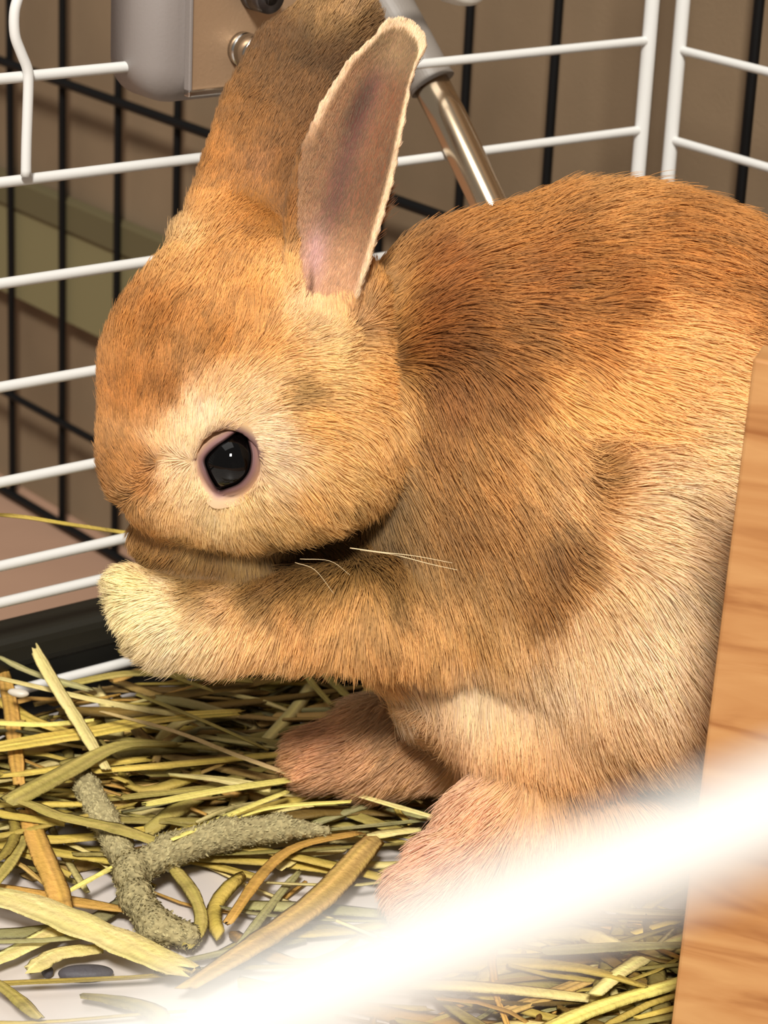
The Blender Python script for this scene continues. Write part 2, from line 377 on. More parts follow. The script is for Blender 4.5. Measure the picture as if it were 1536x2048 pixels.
# hind feet
cone((1080, 1560, 60), 130, (1000, 1650, -20), 100, k=40)
cone((1010, 1660, -10), 92, (905, 1735, -60), 70, k=30)
cone((905, 1735, -60), 66, (840, 1775, -80), 54, k=20)
cone((1000, 1660, 0), 90, (1250, 1640, 60), 90, k=30)
cone((960, 1450, 330), 110, (760, 1490, 360), 88, k=30)
cone((760, 1490, 360), 84, (640, 1515, 350), 58, k=25)
# head
HW = -190
head_body_k = 10
ell(505, 745, HW, 290, 262, 185, rot=R_(-8), k=head_body_k)
ell(478, 895, HW + 5, 268, 184, 168, rot=R_(-6), k=60)
ell(620, 850, HW - 20, 170, 190, 150, rot=R_(10), k=60)
ell(420, 1078, HW + 100, 150, 92, 84, rot=R_(4), k=44)
ell(650, 1125, 0, 190, 76, 80, k=40)
ell(660, 590, HW - 30, 95, 100, 100, k=50)
ell(480, 510, HW + 60, 120, 90, 100, k=50)
# ears: curved leaf shells
def ear(path, widths, ws, cup, th, k=22, twist=0.0):
    P = np.array([pc(x, y, w_) for (x, y), w_ in zip(path, ws)])
    lo, hi = P.min(0) - 170, P.max(0) + 170; c = (lo + hi) / 2; sl = block(c, (hi - lo) / 2)
    X = gx[sl[0]][:, None, None]; Y = gy[sl[1]][None, :, None]; W = gz[sl[2]][None, None, :]
    # parameter along the axis by nearest segment
    best = None
    N = len(P); Lc = 0
    for i in range(N - 1):
        D_ = P[i + 1] - P[i]; L2 = float(D_ @ D_)
        tt = ((X - P[i][0]) * D_[0] + (Y - P[i][1]) * D_[1]) / (D_[0] ** 2 + D_[1] ** 2)
        lo_ = 0.0 if i > 0 else -0.3; hi_ = 1.0 if i < N - 2 else 1.3
        tt = np.clip(tt, lo_, hi_)
        dx = X - (P[i][0] + tt * D_[0]); dy = Y - (P[i][1] + tt * D_[1]); d2 = dx ** 2 + dy ** 2
        nrm = math.hypot(D_[0], D_[1]); lat = (-D_[1] * dx + D_[0] * dy) / nrm
        wd = widths[i] + (widths[i + 1] - widths[i]) * np.clip(tt, 0, 1.0)
        wz = P[i][2] + tt * D_[2]
        if best is None: best = [d2, lat, wd, wz]
        else:
            m_ = d2 < best[0]
            best = [np.where(m_, d2, best[0]), np.where(m_, lat, best[1]), np.where(m_, wd, best[2]), np.where(m_, wz, best[3])]
    d2, lat, wd, wz = best
    rad = np.sqrt(d2)
    u = lat / np.maximum(wd, 1)
    sheet = (W - wz) - cup * wd * (u ** 2) * 0.75 - twist * lat
    a_ = rad - wd; b_ = np.abs(sheet) * 0.8 - th
    d = np.where((a_ > 0) & (b_ > 0), np.sqrt(a_ ** 2 + b_ ** 2), np.maximum(a_, b_))
    d = smin_neg(a_, b_, 10)
    put(sl, d.astype(np.float32), k)
def smin_neg(a, b, k): return -smin(-a, -b, k)
near_path = [(646, 650), (655, 530), (668, 440), (694, 340), (722, 250), (755, 165), (790, 108)]
near_w = [50, 80, 92, 93, 84, 68, 50]
near_ws = [-300, -285, -270, -255, -240, -225, -215]
far_path = [(475, 520), (480, 420), (510, 330), (550, 230), (600, 130), (655, 75)]
far_w = [80, 98, 102, 110, 105, 92]
far_ws = [-130, -110, -90, -70, -50, -40]
ear(near_path, near_w, near_ws, -0.95, 11, k=30)
ear(far_path, far_w, far_ws, 0.5, 13, k=60, twist=0.25)
# eye socket
EYE = (458, 922)
import openvdb
def mesh_field(fld, g0, vx):
    g = openvdb.FloatGrid(background=3 * vx); g.copyFromArray(np.clip(fld, -3 * vx, 3 * vx).astype(np.float32))
    pts, quads = g.convertToQuads(isovalue=0.0)
    return pts.astype(float) * vx + g0, quads[:, ::-1].copy()
def grad_at(fld, g0, vx, P):
    i = np.clip(np.rint((P - g0) / vx).astype(int), 1, np.array(fld.shape) - 2)
    g = np.stack([fld[i[:, 0] + 1, i[:, 1], i[:, 2]] - fld[i[:, 0] - 1, i[:, 1], i[:, 2]],
                  fld[i[:, 0], i[:, 1] + 1, i[:, 2]] - fld[i[:, 0], i[:, 1] - 1, i[:, 2]],
                  fld[i[:, 0], i[:, 1], i[:, 2] + 1] - fld[i[:, 0], i[:, 1], i[:, 2] - 1]], 1)
    return g / (np.linalg.norm(g, axis=1)[:, None] + 1e-9)
def eye_surface(px, py):
    for w_ in np.arange(-540, 200, 2.0):
        p_ = pc(px, py, w_); i = np.rint((p_ - G0) / VX).astype(int)
        if FLD[tuple(i)] < 0: return w_
ew = eye_surface(*EYE)
print('eye surface w', ew)
ell(EYE[0], EYE[1], ew + 22, 62, 66, 50, k=10, mode='sub')
pts, quads = mesh_field(FLD, G0, VX)
def smooth_mesh(P, Q, it):
    E_ = np.vstack([Q[:, [0, 1]], Q[:, [1, 2]], Q[:, [2, 3]], Q[:, [3, 0]]]); n_ = len(P)
    cnt_ = np.bincount(E_[:, 0], minlength=n_) + np.bincount(E_[:, 1], minlength=n_)
    for i_ in range(it):
        S_ = np.stack([np.bincount(E_[:, 0], P[E_[:, 1], j], n_) + np.bincount(E_[:, 1], P[E_[:, 0], j], n_) for j in range(3)], 1) / cnt_[:, None]
        P = P + (S_ - P) * (0.6 if i_ % 2 == 0 else -0.25)
    return P
def mesh_normals(P, Q):
    fn = np.cross(P[Q[:, 2]] - P[Q[:, 0]], P[Q[:, 3]] - P[Q[:, 1]]); N_ = np.zeros_like(P)
    for j in range(4):
        for c in range(3): N_[:, c] += np.bincount(Q[:, j], fn[:, c], len(P))
    return N_ / (np.linalg.norm(N_, axis=1)[:, None] + 1e-9)
pts = smooth_mesh(pts, quads, 7); PN = mesh_normals(pts, quads)
if np.mean((PN * grad_at(FLD, G0, VX, pts)).sum(1)) < 0: PN = -PN; quads = quads[:, ::-1].copy()
print('rabbit verts', len(pts))
ROOT = fr(1000.0, 1790.0, 60.0); ROOT[2] = 0.0
rabbit = empty('rabbit', ROOT, 'young orange and cream rabbit sitting up and washing its face with its forepaws', 'rabbit')

# ---- coat colours: fur colour on the body, shade under cheek and in creases painted in (pixel x, y, colour, reach)
CC = [
 (300, 650, 190, 118, 52), (250, 800, 196, 122, 56), (230, 950, 194, 126, 62), (300, 950, 196, 126, 62), (400, 530, 206, 140, 72), (330, 540, 206, 146, 80), (260, 640, 196, 126, 62), (350, 500, 222, 176, 112),
 (500, 620, 202, 136, 68), (430, 700, 192, 124, 58), (330, 800, 184, 112, 50), (520, 700, 204, 140, 74), (500, 795, 226, 186, 134), (540, 740, 216, 168, 106), (400, 850, 226, 196, 152), (365, 910, 226, 192, 144),
 (530, 880, 234, 200, 156), (545, 930, 234, 198, 150), (380, 990, 230, 198, 146), (440, 1045, 240, 210, 150), (500, 1030, 232, 192, 124), (340, 1010, 222, 176, 112), (620, 850, 226, 166, 88), (690, 950, 232, 184, 110), (600, 980, 224, 168, 92), (740, 750, 222, 162, 88),
 (560, 1040, 232, 190, 118), (650, 1040, 228, 182, 112), (640, 660, 204, 164, 112), (660, 730, 214, 170, 106), (590, 785, 176, 132, 80), (760, 600, 206, 146, 78), (480, 1080, 226, 186, 118), (400, 1065, 222, 180, 112), (290, 1050, 196, 136, 74), (780, 830, 222, 170, 100),
 (600, 610, 226, 178, 124), (700, 600, 216, 160, 104), (560, 560, 216, 158, 92),
 (420, 1140, 150, 94, 46), (330, 1120, 176, 116, 60), (560, 1125, 150, 98, 52), (500, 1140, 130, 84, 44), (300, 1105, 150, 100, 54), (360, 1130, 132, 86, 44), (620, 1100, 108, 70, 38), (690, 1085, 108, 72, 40), (540, 1112, 120, 78, 40), (730, 1078, 116, 78, 44), (470, 1138, 126, 82, 42), (400, 1112, 128, 84, 42), (450, 1112, 124, 80, 40), (590, 1128, 112, 74, 40), (660, 1108, 104, 70, 38), (330, 1138, 140, 92, 48), (420, 1150, 140, 92, 48), (530, 1148, 140, 92, 48),  # brown muzzle fur, deepened with painted shade between cheek and forearm
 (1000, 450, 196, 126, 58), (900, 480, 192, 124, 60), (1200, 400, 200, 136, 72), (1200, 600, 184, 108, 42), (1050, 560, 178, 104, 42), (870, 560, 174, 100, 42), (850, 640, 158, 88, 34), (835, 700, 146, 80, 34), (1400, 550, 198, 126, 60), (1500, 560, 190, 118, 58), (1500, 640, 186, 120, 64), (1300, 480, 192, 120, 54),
 (1250, 700, 232, 170, 96), (1350, 700, 236, 176, 104), (1100, 790, 218, 160, 88), (1150, 650, 196, 124, 58), (1450, 760, 236, 182, 112), (1200, 820, 226, 170, 98), (1400, 900, 240, 198, 138), (1300, 980, 240, 198, 140), (1450, 1050, 240, 200, 146), (1350, 1200, 240, 202, 148), (1250, 860, 210, 156, 90),
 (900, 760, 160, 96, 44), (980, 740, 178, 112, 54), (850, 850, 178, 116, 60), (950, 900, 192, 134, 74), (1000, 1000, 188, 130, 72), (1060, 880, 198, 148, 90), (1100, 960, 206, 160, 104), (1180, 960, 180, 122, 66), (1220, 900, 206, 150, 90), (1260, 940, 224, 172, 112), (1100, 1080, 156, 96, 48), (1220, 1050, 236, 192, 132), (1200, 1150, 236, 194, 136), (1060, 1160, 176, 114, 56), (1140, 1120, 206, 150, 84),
 (850, 1080, 192, 140, 80), (900, 1000, 180, 122, 66), (780, 1090, 150, 104, 60), (850, 1200, 204, 150, 88), (950, 1200, 200, 148, 86), (700, 1180, 206, 152, 90), (600, 1220, 206, 148, 86), (650, 1280, 210, 156, 94), (780, 1290, 206, 148, 86), (500, 1260, 216, 168, 108),
 (460, 1180, 222, 176, 122), (420, 1290, 232, 196, 140), (320, 1210, 250, 228, 172), (260, 1170, 246, 226, 160), (350, 1290, 248, 222, 170), (250, 1250, 248, 224, 160), (290, 1150, 240, 208, 140), (560, 1310, 220, 172, 112),
 (1100, 1300, 232, 198, 150), (950, 1330, 222, 190, 142), (1000, 1240, 214, 168, 108), (1200, 1400, 226, 180, 124), (1050, 1500, 208, 156, 100), (1300, 1450, 214, 168, 114), (1400, 1380, 206, 160, 108), (800, 1370, 206, 172, 130), (1150, 1220, 234, 194, 140), (1250, 1280, 238, 200, 150), (1150, 1560, 200, 146, 92),
 (680, 1480, 206, 150, 108), (850, 1450, 200, 150, 104), (950, 1620, 232, 176, 132), (900, 1720, 232, 178, 140), (1100, 1680, 230, 184, 140),
 (500, 260, 168, 108, 54), (600, 100, 118, 76, 40), (520, 340, 184, 122, 78), (560, 200, 144, 94, 54), (540, 90, 124, 78, 40), (660, 130, 116, 74, 40), (440, 320, 190, 122, 58), (650, 40, 170, 126, 84), (560, 430, 176, 108, 48), (570, 350, 156, 96, 42), (430, 430, 206, 142, 76), (620, 200, 150, 98, 56), (690, 30, 190, 150, 110), (720, 60, 140, 96, 58), (640, 260, 150, 92, 44), (480, 420, 196, 126, 62),
]
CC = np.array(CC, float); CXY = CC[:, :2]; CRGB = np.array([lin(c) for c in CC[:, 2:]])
def idw(q, pts_, vals, pw_=3.0, eps=18.0):
    out = np.empty((len(q), vals.shape[1]))
    for s in range(0, len(q), 40000):
        d2 = ((q[s:s + 40000, None, :] - pts_[None]) ** 2).sum(-1) + eps ** 2  # inverse distance
        wt = d2 ** (-pw_ / 2); wt /= wt.sum(1, keepdims=True); out[s:s + 40000] = wt @ vals
    return out
def vnoise(p, scale, seed=0):
    """smooth value noise in [-1,1]"""
    q_ = p / scale + seed * 17.3; i = np.floor(q_).astype(np.int64); f_ = q_ - i; f_ = f_ * f_ * (3 - 2 * f_)
    def hsh(a, b, c):
        n = (a * 73856093) ^ (b * 19349663) ^ (c * 83492791) ^ (seed * 2654435761)
        n = (n ^ (n >> 13)) * 1274126177 & 0x7fffffff; n = (n ^ (n >> 16)) & 0xffff
        return n / 32767.5 - 1
    r = 0
    for a in (0, 1):
        for b in (0, 1):
            for c in (0, 1):
                wgt = (f_[:, 0] if a else 1 - f_[:, 0]) * (f_[:, 1] if b else 1 - f_[:, 1]) * (f_[:, 2] if c else 1 - f_[:, 2])
                r = r + wgt * hsh(i[:, 0] + a, i[:, 1] + b, i[:, 2] + c)
    return r
def topix(P):
    k = 1 + P[:, 2] / FPX; return np.c_[768 + (P[:, 0] - 768) / k, 1024 + (P[:, 1] - 1024) / k]
def near_ear_coords(P):
    """axis parameter, lateral fraction for points of the near ear; lateral >1 outside"""
    A_ = np.array(near_path, float); pix = topix(P); best = np.full(len(P), 1e9); lat = np.full(len(P), 9.0); tpar = np.zeros(len(P))
    for i in range(len(A_) - 1):
        D_ = A_[i + 1] - A_[i]; tt = np.clip(((pix - A_[i]) @ D_) / (D_ @ D_), 0, 1)
        dd = pix - (A_[i] + tt[:, None] * D_); d = np.hypot(dd[:, 0], dd[:, 1])
        wd = near_w[i] + (near_w[i + 1] - near_w[i]) * np.clip(tt, 0, 1)
        sgn = np.sign(D_[0] * dd[:, 1] - D_[1] * dd[:, 0])
        m_ = d < best; best = np.where(m_, d, best); lat = np.where(m_, sgn * d / wd, lat); tpar = np.where(m_, (i + tt) / (len(A_) - 1), tpar)
    isear = (np.abs(lat) < np.where(tpar > .97, 1.45, 1.15)) & (tpar > 0.06) & ~(lat < -0.62 - 0.9 * tpar) & (P[:, 2] < -150) & (pix[:, 1] < 600)
    return tpar, lat, isear
def mixc(a, b, f_): return a * (1 - f_[:, None]) + b * f_[:, None]
def sstep(a, b, x): t_ = np.clip((x - a) / (b - a), 0, 1); return t_ * t_ * (3 - 2 * t_)
def coat(P, N):
    pix = topix(P)
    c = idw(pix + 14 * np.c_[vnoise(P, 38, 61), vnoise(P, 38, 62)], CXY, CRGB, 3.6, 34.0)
    c = mixc(c, np.tile(lin((246, 216, 170)), (len(P), 1)), 0.4 * sstep(1150, 1320, pix[:, 0]) * sstep(860, 1020, pix[:, 1]) * (1 - sstep(1360, 1480, pix[:, 1])))
    tpar, lat, e = near_ear_coords(P)
    inner = e & (N[:, 2] < 0.25)
    # inside of the near ear: bare mauve pink skin, browner up, with a pale edge
    T_ = lambda *c_: np.tile(lin(c_), (len(P), 1))
    ic = mixc(T_(202, 150, 112), T_(150, 98, 70), sstep(0.1, 0.45, tpar) * (0.5 + 0.5 * sstep(-0.3, 0.5, lat)))
    ic = mixc(ic, T_(118, 72, 68), 0.85 * np.exp(-((lat + 0.10) / 0.34) ** 2) * sstep(0.18, 0.4, tpar) * (1 - sstep(.8, 1.0, tpar)))
    ic = mixc(ic, T_(80, 46, 38), 0.8 * np.exp(-((lat + 0.25) / 0.25) ** 2) * np.exp(-((tpar - 0.72) / 0.12) ** 2))
    ic = mixc(ic, T_(200, 156, 160), 0.6 * np.exp(-((lat + 0.35) / 0.3) ** 2) * np.exp(-((tpar - 0.2) / 0.10) ** 2))
    ic = mixc(ic, T_(112, 54, 48), 0.9 * np.exp(-((lat + 0.48 - 0.8 * (tpar - .08)) / 0.07) ** 2) * np.exp(-((tpar - 0.09) / 0.05) ** 2))
    ic = mixc(ic, T_(158, 128, 96), 0.7 * sstep(0.8, 1.0, tpar))
    rim = sstep(0.82, 0.96, lat) + 0.8 * sstep(0.84, 0.98, -lat) * sstep(0.5, 0.7, tpar)
    rm = e & (np.abs(lat) > 0.86) & ((lat > 0) | (tpar > 0.6))
    ic = mixc(ic, T_(228, 192, 148), np.clip(rim, 0, 1))
    inner = inner | rm
    c = np.where(inner[:, None], ic, c)
    # far side of the animal: orange back, cream belly
    return c, inner, lat, tpar
Nn = PN
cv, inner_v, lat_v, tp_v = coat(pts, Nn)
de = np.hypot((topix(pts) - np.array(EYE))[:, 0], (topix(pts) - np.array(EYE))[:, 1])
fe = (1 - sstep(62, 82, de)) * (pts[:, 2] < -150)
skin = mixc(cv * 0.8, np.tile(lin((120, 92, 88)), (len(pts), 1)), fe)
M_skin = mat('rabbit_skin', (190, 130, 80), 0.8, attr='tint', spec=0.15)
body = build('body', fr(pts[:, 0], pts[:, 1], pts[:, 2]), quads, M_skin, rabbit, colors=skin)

# ---- eye and eyelid
def uvsphere(c, r3, nu=48, nv=32):
    V = []; F = []
    for i in range(nv + 1):
        for j in range(nu):
            th = math.pi * i / nv; ph = 2 * math.pi * j / nu
            V.append(c + r3 * np.array([math.sin(th) * math.cos(ph), math.sin(th) * math.sin(ph), math.cos(th)]))
    for i in range(nv):
        for j in range(nu): F.append([i * nu + j, i * nu + (j + 1) % nu, (i + 1) * nu + (j + 1) % nu, (i + 1) * nu + j])
    return V, F
M_eye = mat('black_eye', (4, 3, 3), 0.03, spec=0.32)
ec = pc(463, 923, ew + 34); ER = 62.0
V, F = uvsphere(np.zeros(3), np.array([ER, ER, ER]) * SR * 0.915)
build('eye', np.array(V) @ np.array([RT, -UP, FW]) + fr(*ec), F, M_eye, rabbit)
op = np.array([(489, 852), (503, 886), (509, 915), (503, 946), (483, 970), (456, 981), (438, 984), (426, 970), (414, 946), (408, 920), (428, 895), (455, 876)], float)
cen = np.array([458.0, 922.0])
def lidpt(p2, up_):
    k = 1 + (ew + 30) / FPX; v = np.array([768 + (p2[0] - 768) * k, 1024 + (p2[1] - 1024) * k]) - ec[:2]
    rr = np.hypot(*v); R2 = ER + up_
    w_ = ec[2] - math.sqrt(max(R2 * R2 - min(rr, R2 * .985) ** 2, 0)); return np.array([ec[0] + v[0], ec[1] + v[1], w_])
ctr = smooth_path(np.vstack([op, op[:1]]), 6)[:-1]; nC = len(ctr); V = []; rows = []
for of_, up_ in ((-4.5, -3.5), (-1.5, 1.5), (2.5, 3.5), (7, 3.5), (12, 2), (20, -2), (34, -14)):
    for p2 in ctr: V.append(lidpt(p2 + (p2 - cen) / np.linalg.norm(p2 - cen) * of_, up_))
nr = 7
V = np.array(V)
# outer rows sink to the surrounding face
for r_ in range(4, nr):
    V[r_ * nC:(r_ + 1) * nC, 2] = np.maximum(V[r_ * nC:(r_ + 1) * nC, 2], ew + 5 + (r_ - 4) * 13)
F = [[r_ * nC + j, r_ * nC + (j + 1) % nC, (r_ + 1) * nC + (j + 1) % nC, (r_ + 1) * nC + j] for r_ in range(nr - 1) for j in range(nC)]
lc = np.vstack([np.tile(lin(c_), (nC, 1)) for c_ in ((34, 22, 20), (74, 48, 46), (124, 90, 88), (158, 122, 114), (196, 160, 138), (224, 188, 150), (226, 190, 150))])
M_lid = mat('eyelid_skin', (150, 112, 108), 0.55, attr='tint', spec=0.3)
build('eyelid', fr(V[:, 0], V[:, 1], V[:, 2]), F, M_lid, rabbit, colors=lc)

# ---- combing directions (pixel x, y, dx, dy, lift, length in px)
DD = [
 (250, 950, -.25, -1, .25, 30), (230, 800, .1, -1, .28, 34), (260, 680, .45, -.9, .3, 38), (330, 800, .3, -.9, .25, 32), (350, 600, .5, -.85, .3, 40), (430, 700, .35, -.9, .25, 34), (330, 520, .2, -1, .5, 46), (430, 560, .35, -.9, .3, 40), (500, 620, .3, -.95, .25, 34), (540, 560, .5, -.85, .3, 36),
 (340, 980, -.5, .6, .25, 30), (300, 1020, -.3, .9, .3, 34), (390, 850, .1, -1, .15, 20), (500, 800, .7, -.6, .2, 26), (560, 900, .9, .1, .18, 26), (380, 1000, -.2, .95, .2, 26), (450, 1040, .05, 1, .25, 34), (520, 1020, .5, .8, .25, 36), (620, 850, .95, .2, .25, 40), (620, 760, .95, -.1, .25, 38),
 (700, 900, .85, .5, .3, 46), (700, 780, .98, .1, .3, 44), (740, 680, .95, -.1, .3, 44), (640, 680, .9, -.3, .2, 30), (600, 980, .6, .8, .3, 44), (480, 1090, .05, 1, .35, 46), (560, 1070, .35, .95, .35, 46), (660, 1040, .6, .8, .35, 48), (760, 620, .8, -.3, .3, 40), (770, 880, .7, .7, .3, 48),
 (400, 1130, -.3, .9, .25, 30), (330, 1110, -.5, .6, .25, 28),
 (850, 480, .7, -.6, .35, 70), (950, 430, .75, -.6, .4, 76), (1050, 420, .85, -.45, .4, 80), (1200, 390, .95, -.2, .35, 80), (1400, 440, .95, .3, .35, 80), (1520, 520, .85, .5, .3, 80), (1000, 560, .85, -.35, .28, 80), (1200, 560, .98, -.1, .25, 84), (1400, 600, 1, .02, .25, 84),
 (850, 600, .75, -.4, .3, 70), (840, 690, .7, -.1, .35, 66), (930, 650, .9, .1, .25, 74), (1050, 660, .98, .15, .25, 80), (1250, 700, .99, .1, .22, 80), (1450, 760, .98, .1, .22, 80), (1150, 760, .85, .4, .22, 80), (1250, 830, .9, .2, .25, 74), (1400, 860, .98, .15, .25, 74),
 (850, 780, .45, .85, .3, 66), (930, 780, .4, .9, .28, 66), (1000, 800, .6, .75, .25, 76), (850, 900, .75, .7, .3, 76), (950, 900, .7, .7, .28, 84), (1050, 900, .65, .75, .28, 84), (1120, 950, .7, .65, .3, 80), (1180, 940, .7, -.4, .35, 70), (1250, 940, .9, -.2, .3, 66), (900, 1020, .7, .75, .3, 84), (1000, 1050, .6, .8, .3, 84), (1080, 1080, .6, .75, .35, 76), (1150, 1100, .8, .4, .3, 70),
 (1300, 1050, .95, .15, .22, 70), (1430, 1050, .98, .15, .22, 70), (1250, 1200, .6, .8, .25, 80), (1400, 1200, .75, .6, .25, 76), (1100, 1230, .1, 1, .3, 84), (1150, 1350, .05, 1, .3, 90), (1300, 1380, .5, .85, .3, 84), (1400, 1400, .6, .8, .3, 80), (1000, 1320, .02, 1, .35, 90), (900, 1330, .1, 1, .35, 84), (780, 1350, .35, .9, .35, 76),
 (1050, 1480, .1, 1, .35, 84), (1150, 1520, .35, .95, .35, 84), (1280, 1500, .6, .8, .35, 80),
 (780, 1080, .75, .6, .35, 70), (850, 1120, .55, .85, .32, 80), (780, 1170, .2, 1, .32, 76), (880, 1220, .12, 1, .35, 84), (980, 1180, .35, .95, .35, 84), (700, 1200, -.25, .95, .32, 66), (620, 1180, -.4, .85, .28, 52), (620, 1270, -.3, .95, .38, 60), (520, 1220, -.55, .8, .28, 46), (760, 1290, .02, 1, .38, 74), (500, 1300, -.45, .9, .4, 50),
 (430, 1200, -.8, .5, .25, 34), (420, 1300, -.6, .8, .38, 44), (320, 1220, -.85, .4, .25, 34), (260, 1170, -.85, -.1, .35, 34), (270, 1240, -.8, .6, .35, 36), (330, 1300, -.6, .8, .4, 40), (300, 1150, -.8, -.3, .3, 30),
 (680, 1470, -.95, .25, .35, 56), (620, 1500, -1, .2, .35, 50), (850, 1440, -.8, .5, .35, 60), (1000, 1600, -.6, .6, .4, 60), (900, 1640, -.85, .5, .4, 54), (850, 1750, -.8, .6, .35, 46), (1100, 1650, -.2, .9, .35, 60),
 (400, 420, .25, -.97, .3, 30), (460, 300, .35, -.93, .22, 24), (560, 400, .2, -.98, .22, 26), (600, 600, .5, -.8, .18, 20), (650, 625, .2, -1, .15, 16), (710, 615, -.1, -1, .18, 20), (570, 520, .2, -1, .2, 26), (520, 200, .45, -.9, .22, 24), (600, 90, .5, -.85, .22, 24), (700, 20, .4, -.6, .35, 24), (620, 230, .4, -.9, .2, 22),
]
DD = np.array(DD, float)
NF = 560000
Pv = pts; tri = np.vstack([quads[:, [0, 1, 2]], quads[:, [0, 2, 3]]])
a_, b_, c_ = Pv[tri[:, 0]], Pv[tri[:, 1]], Pv[tri[:, 2]]
ar = np.linalg.norm(np.cross(b_ - a_, c_ - a_), axis=1)
ctw = (a_ + b_ + c_) / 3; cn = grad_at(FLD, G0, VX, ctw)
tpix = topix(ctw)
dens = np.where(cn[:, 2] < 0.15, 1.0, 0.22)
dens = dens * np.where((tpix[:, 0] > 1600), 0.35, 1.0) * np.where(tpix[:, 1] < 480, 1.25, 1.0) * np.where(tpix[:, 0] < 700, 1.2, 1.0)
cum = np.cumsum(ar * dens); cum /= cum[-1]
ti = np.searchsorted(cum, rng.random(NF)); r1, r2 = np.sqrt(rng.random(NF)), rng.random(NF)
root = (1 - r1)[:, None] * a_[ti] + (r1 * (1 - r2))[:, None] * b_[ti] + (r1 * r2)[:, None] * c_[ti]
nrm = (1 - r1)[:, None] * PN[tri[ti, 0]] + (r1 * (1 - r2))[:, None] * PN[tri[ti, 1]] + (r1 * r2)[:, None] * PN[tri[ti, 2]]; nrm /= np.linalg.norm(nrm, axis=1)[:, None] + 1e-9
pix = topix(root)
de = np.hypot(pix[:, 0] - EYE[0], pix[:, 1] - EYE[1])
# opening outline test for bare lid area
ang = np.arctan2(pix[:, 1] - cen[1], pix[:, 0] - cen[0]); angc = np.arctan2(ctr[:, 1] - cen[1], ctr[:, 0] - cen[0]); rc = np.hypot(*(ctr - cen).T)
o_ = np.argsort(angc); rlim = np.interp(ang, angc[o_], rc[o_], period=2 * math.pi)
eyefrac = np.where(root[:, 2] < -100, de - rlim, 200)
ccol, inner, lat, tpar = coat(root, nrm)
ul = np.clip((-(pix[:, 0] - 458) - 0.8 * (pix[:, 1] - 922)) / 60, 0, 1)
keep = (eyefrac > 9.5 - 5 * ul) & (~inner | (rng.random(NF) < 0.42 + 0.5 * (np.abs(lat) > 0.8)))
root, nrm, pix, ccol, inner, lat, tpar, eyefrac = [q_[keep] for q_ in (root, nrm, pix, ccol, inner, lat, tpar, eyefrac)]
n = len(root)
dv = idw(pix, DD[:, :2], DD[:, 2:], 4.0, 25.0)
fd = np.c_[dv[:, :2], np.full(n, 0.0)]
fd[:, :2] += 0.16 * np.c_[vnoise(root, 60, 1), vnoise(root, 60, 2)] + 0.22 * np.c_[vnoise(root, 22, 3), vnoise(root, 22, 4)]
fd[inner] = np.array([0.3, -0.95, 0.05])
fd += nrm * 0.0
fd -= nrm * (fd * nrm).sum(1)[:, None]
fl = np.linalg.norm(fd, axis=1); fd = np.where(fl[:, None] < 0.15, np.array([0, 1, 0.0]) - nrm * nrm[:, 1:2], fd); fd /= (np.linalg.norm(fd, axis=1)[:, None] + 1e-6)
lift = dv[:, 2] * (1 + 0.3 * rng.standard_normal(n)); ln = dv[:, 3] * (0.72 + 0.45 * rng.random(n)) * (1 + 0.12 * vnoise(root, 45, 5))
ln = np.where(inner, 10 + 7 * rng.random(n), ln); lift = np.where(inner, 0.15, lift)
rimm = inner & (np.abs(lat) > 0.85); ln = np.where(rimm, 13, ln); lift = np.where(rimm, 0.1, lift)
earz = (pix[:, 1] < 400) & (pix[:, 0] < 860); ln = np.where(earz & ~inner, np.minimum(ln, 26), ln)
nearE = np.clip((eyefrac - 5) / 38, 0, 1); ln = ln * (0.35 + 0.65 * nearE); lift = lift * (0.5 + 0.5 * nearE)
# clumps: roots in one small cell share a tip
def clump(cell, seed):
    jit = np.c_[vnoise(root, 30, seed), vnoise(root, 30, seed + 1), vnoise(root, 30, seed + 2)] * cell * 0.7
    ci = np.floor((root + jit) / cell).astype(np.int64); key = (ci[:, 0] * 4001 + ci[:, 1]) * 4001 + ci[:, 2]
    _, inv = np.unique(key, return_inverse=True); inv = inv.ravel(); cnt = np.bincount(inv)
    return inv, np.c_[[np.bincount(inv, root[:, j]) / cnt for j in range(3)]].T[inv]
inv1, cc1 = clump(17.0, 21)
inv2, cc2 = clump(40.0, 31)
hr = rng.random(inv1.max() + 1)[inv1]
NP = 5
S = np.linspace(0, 1, NP)
Pn = np.empty((n, NP, 3)); wob = rng.standard_normal((n, 3)) * 0.05
grav = np.array([0, 0.12, 0.02])
cl1 = np.clip(ln / 80, .15, 1.0) * 0.45 * (1 - .8 * inner); cl2 = np.clip(ln / 80, .1, 1.0) * 0.16 * (1 - inner)
for j, s in enumerate(S):
    off = ln[:, None] * (s * fd + nrm * (lift * (s - 0.45 * s * s) * 1.5)[:, None] + s * s * (wob + grav * np.clip(ln / 80, 0, 1)[:, None]))
    p_ = root + off
    p_ = p_ + (cc1 - root) * (cl1 * s ** 1.4)[:, None] + (cc2 - root) * (cl2 * s ** 1.5)[:, None]
    Pn[:, j] = p_
Pw = fr(Pn[..., 0], Pn[..., 1], Pn[..., 2]) - ROOT
hc = bpy.data.hair_curves.new('fur'); hc.add_curves([NP] * n)
hc.attributes['position'].data.foreach_set('vector', Pw.astype(np.float32).ravel())
rad = np.where(inner, 0.55, np.clip(0.55 + ln / 140, 0.6, 1.0)) * SR * 0.78
rr = rad[:, None] * np.array([1, 1, .9, .65, .18])[None]
at = hc.attributes.new('radius', 'FLOAT', 'POINT'); at.data.foreach_set('value', rr.astype(np.float32).ravel())
var = (1 + 0.10 * rng.standard_normal(n) + (0.13 + .07 * np.clip(ln / 80, 0, 1)) * (hr - 0.5) * 2 + 0.13 * vnoise(root, 35, 9) + 0.08 * vnoise(root, 110, 12))
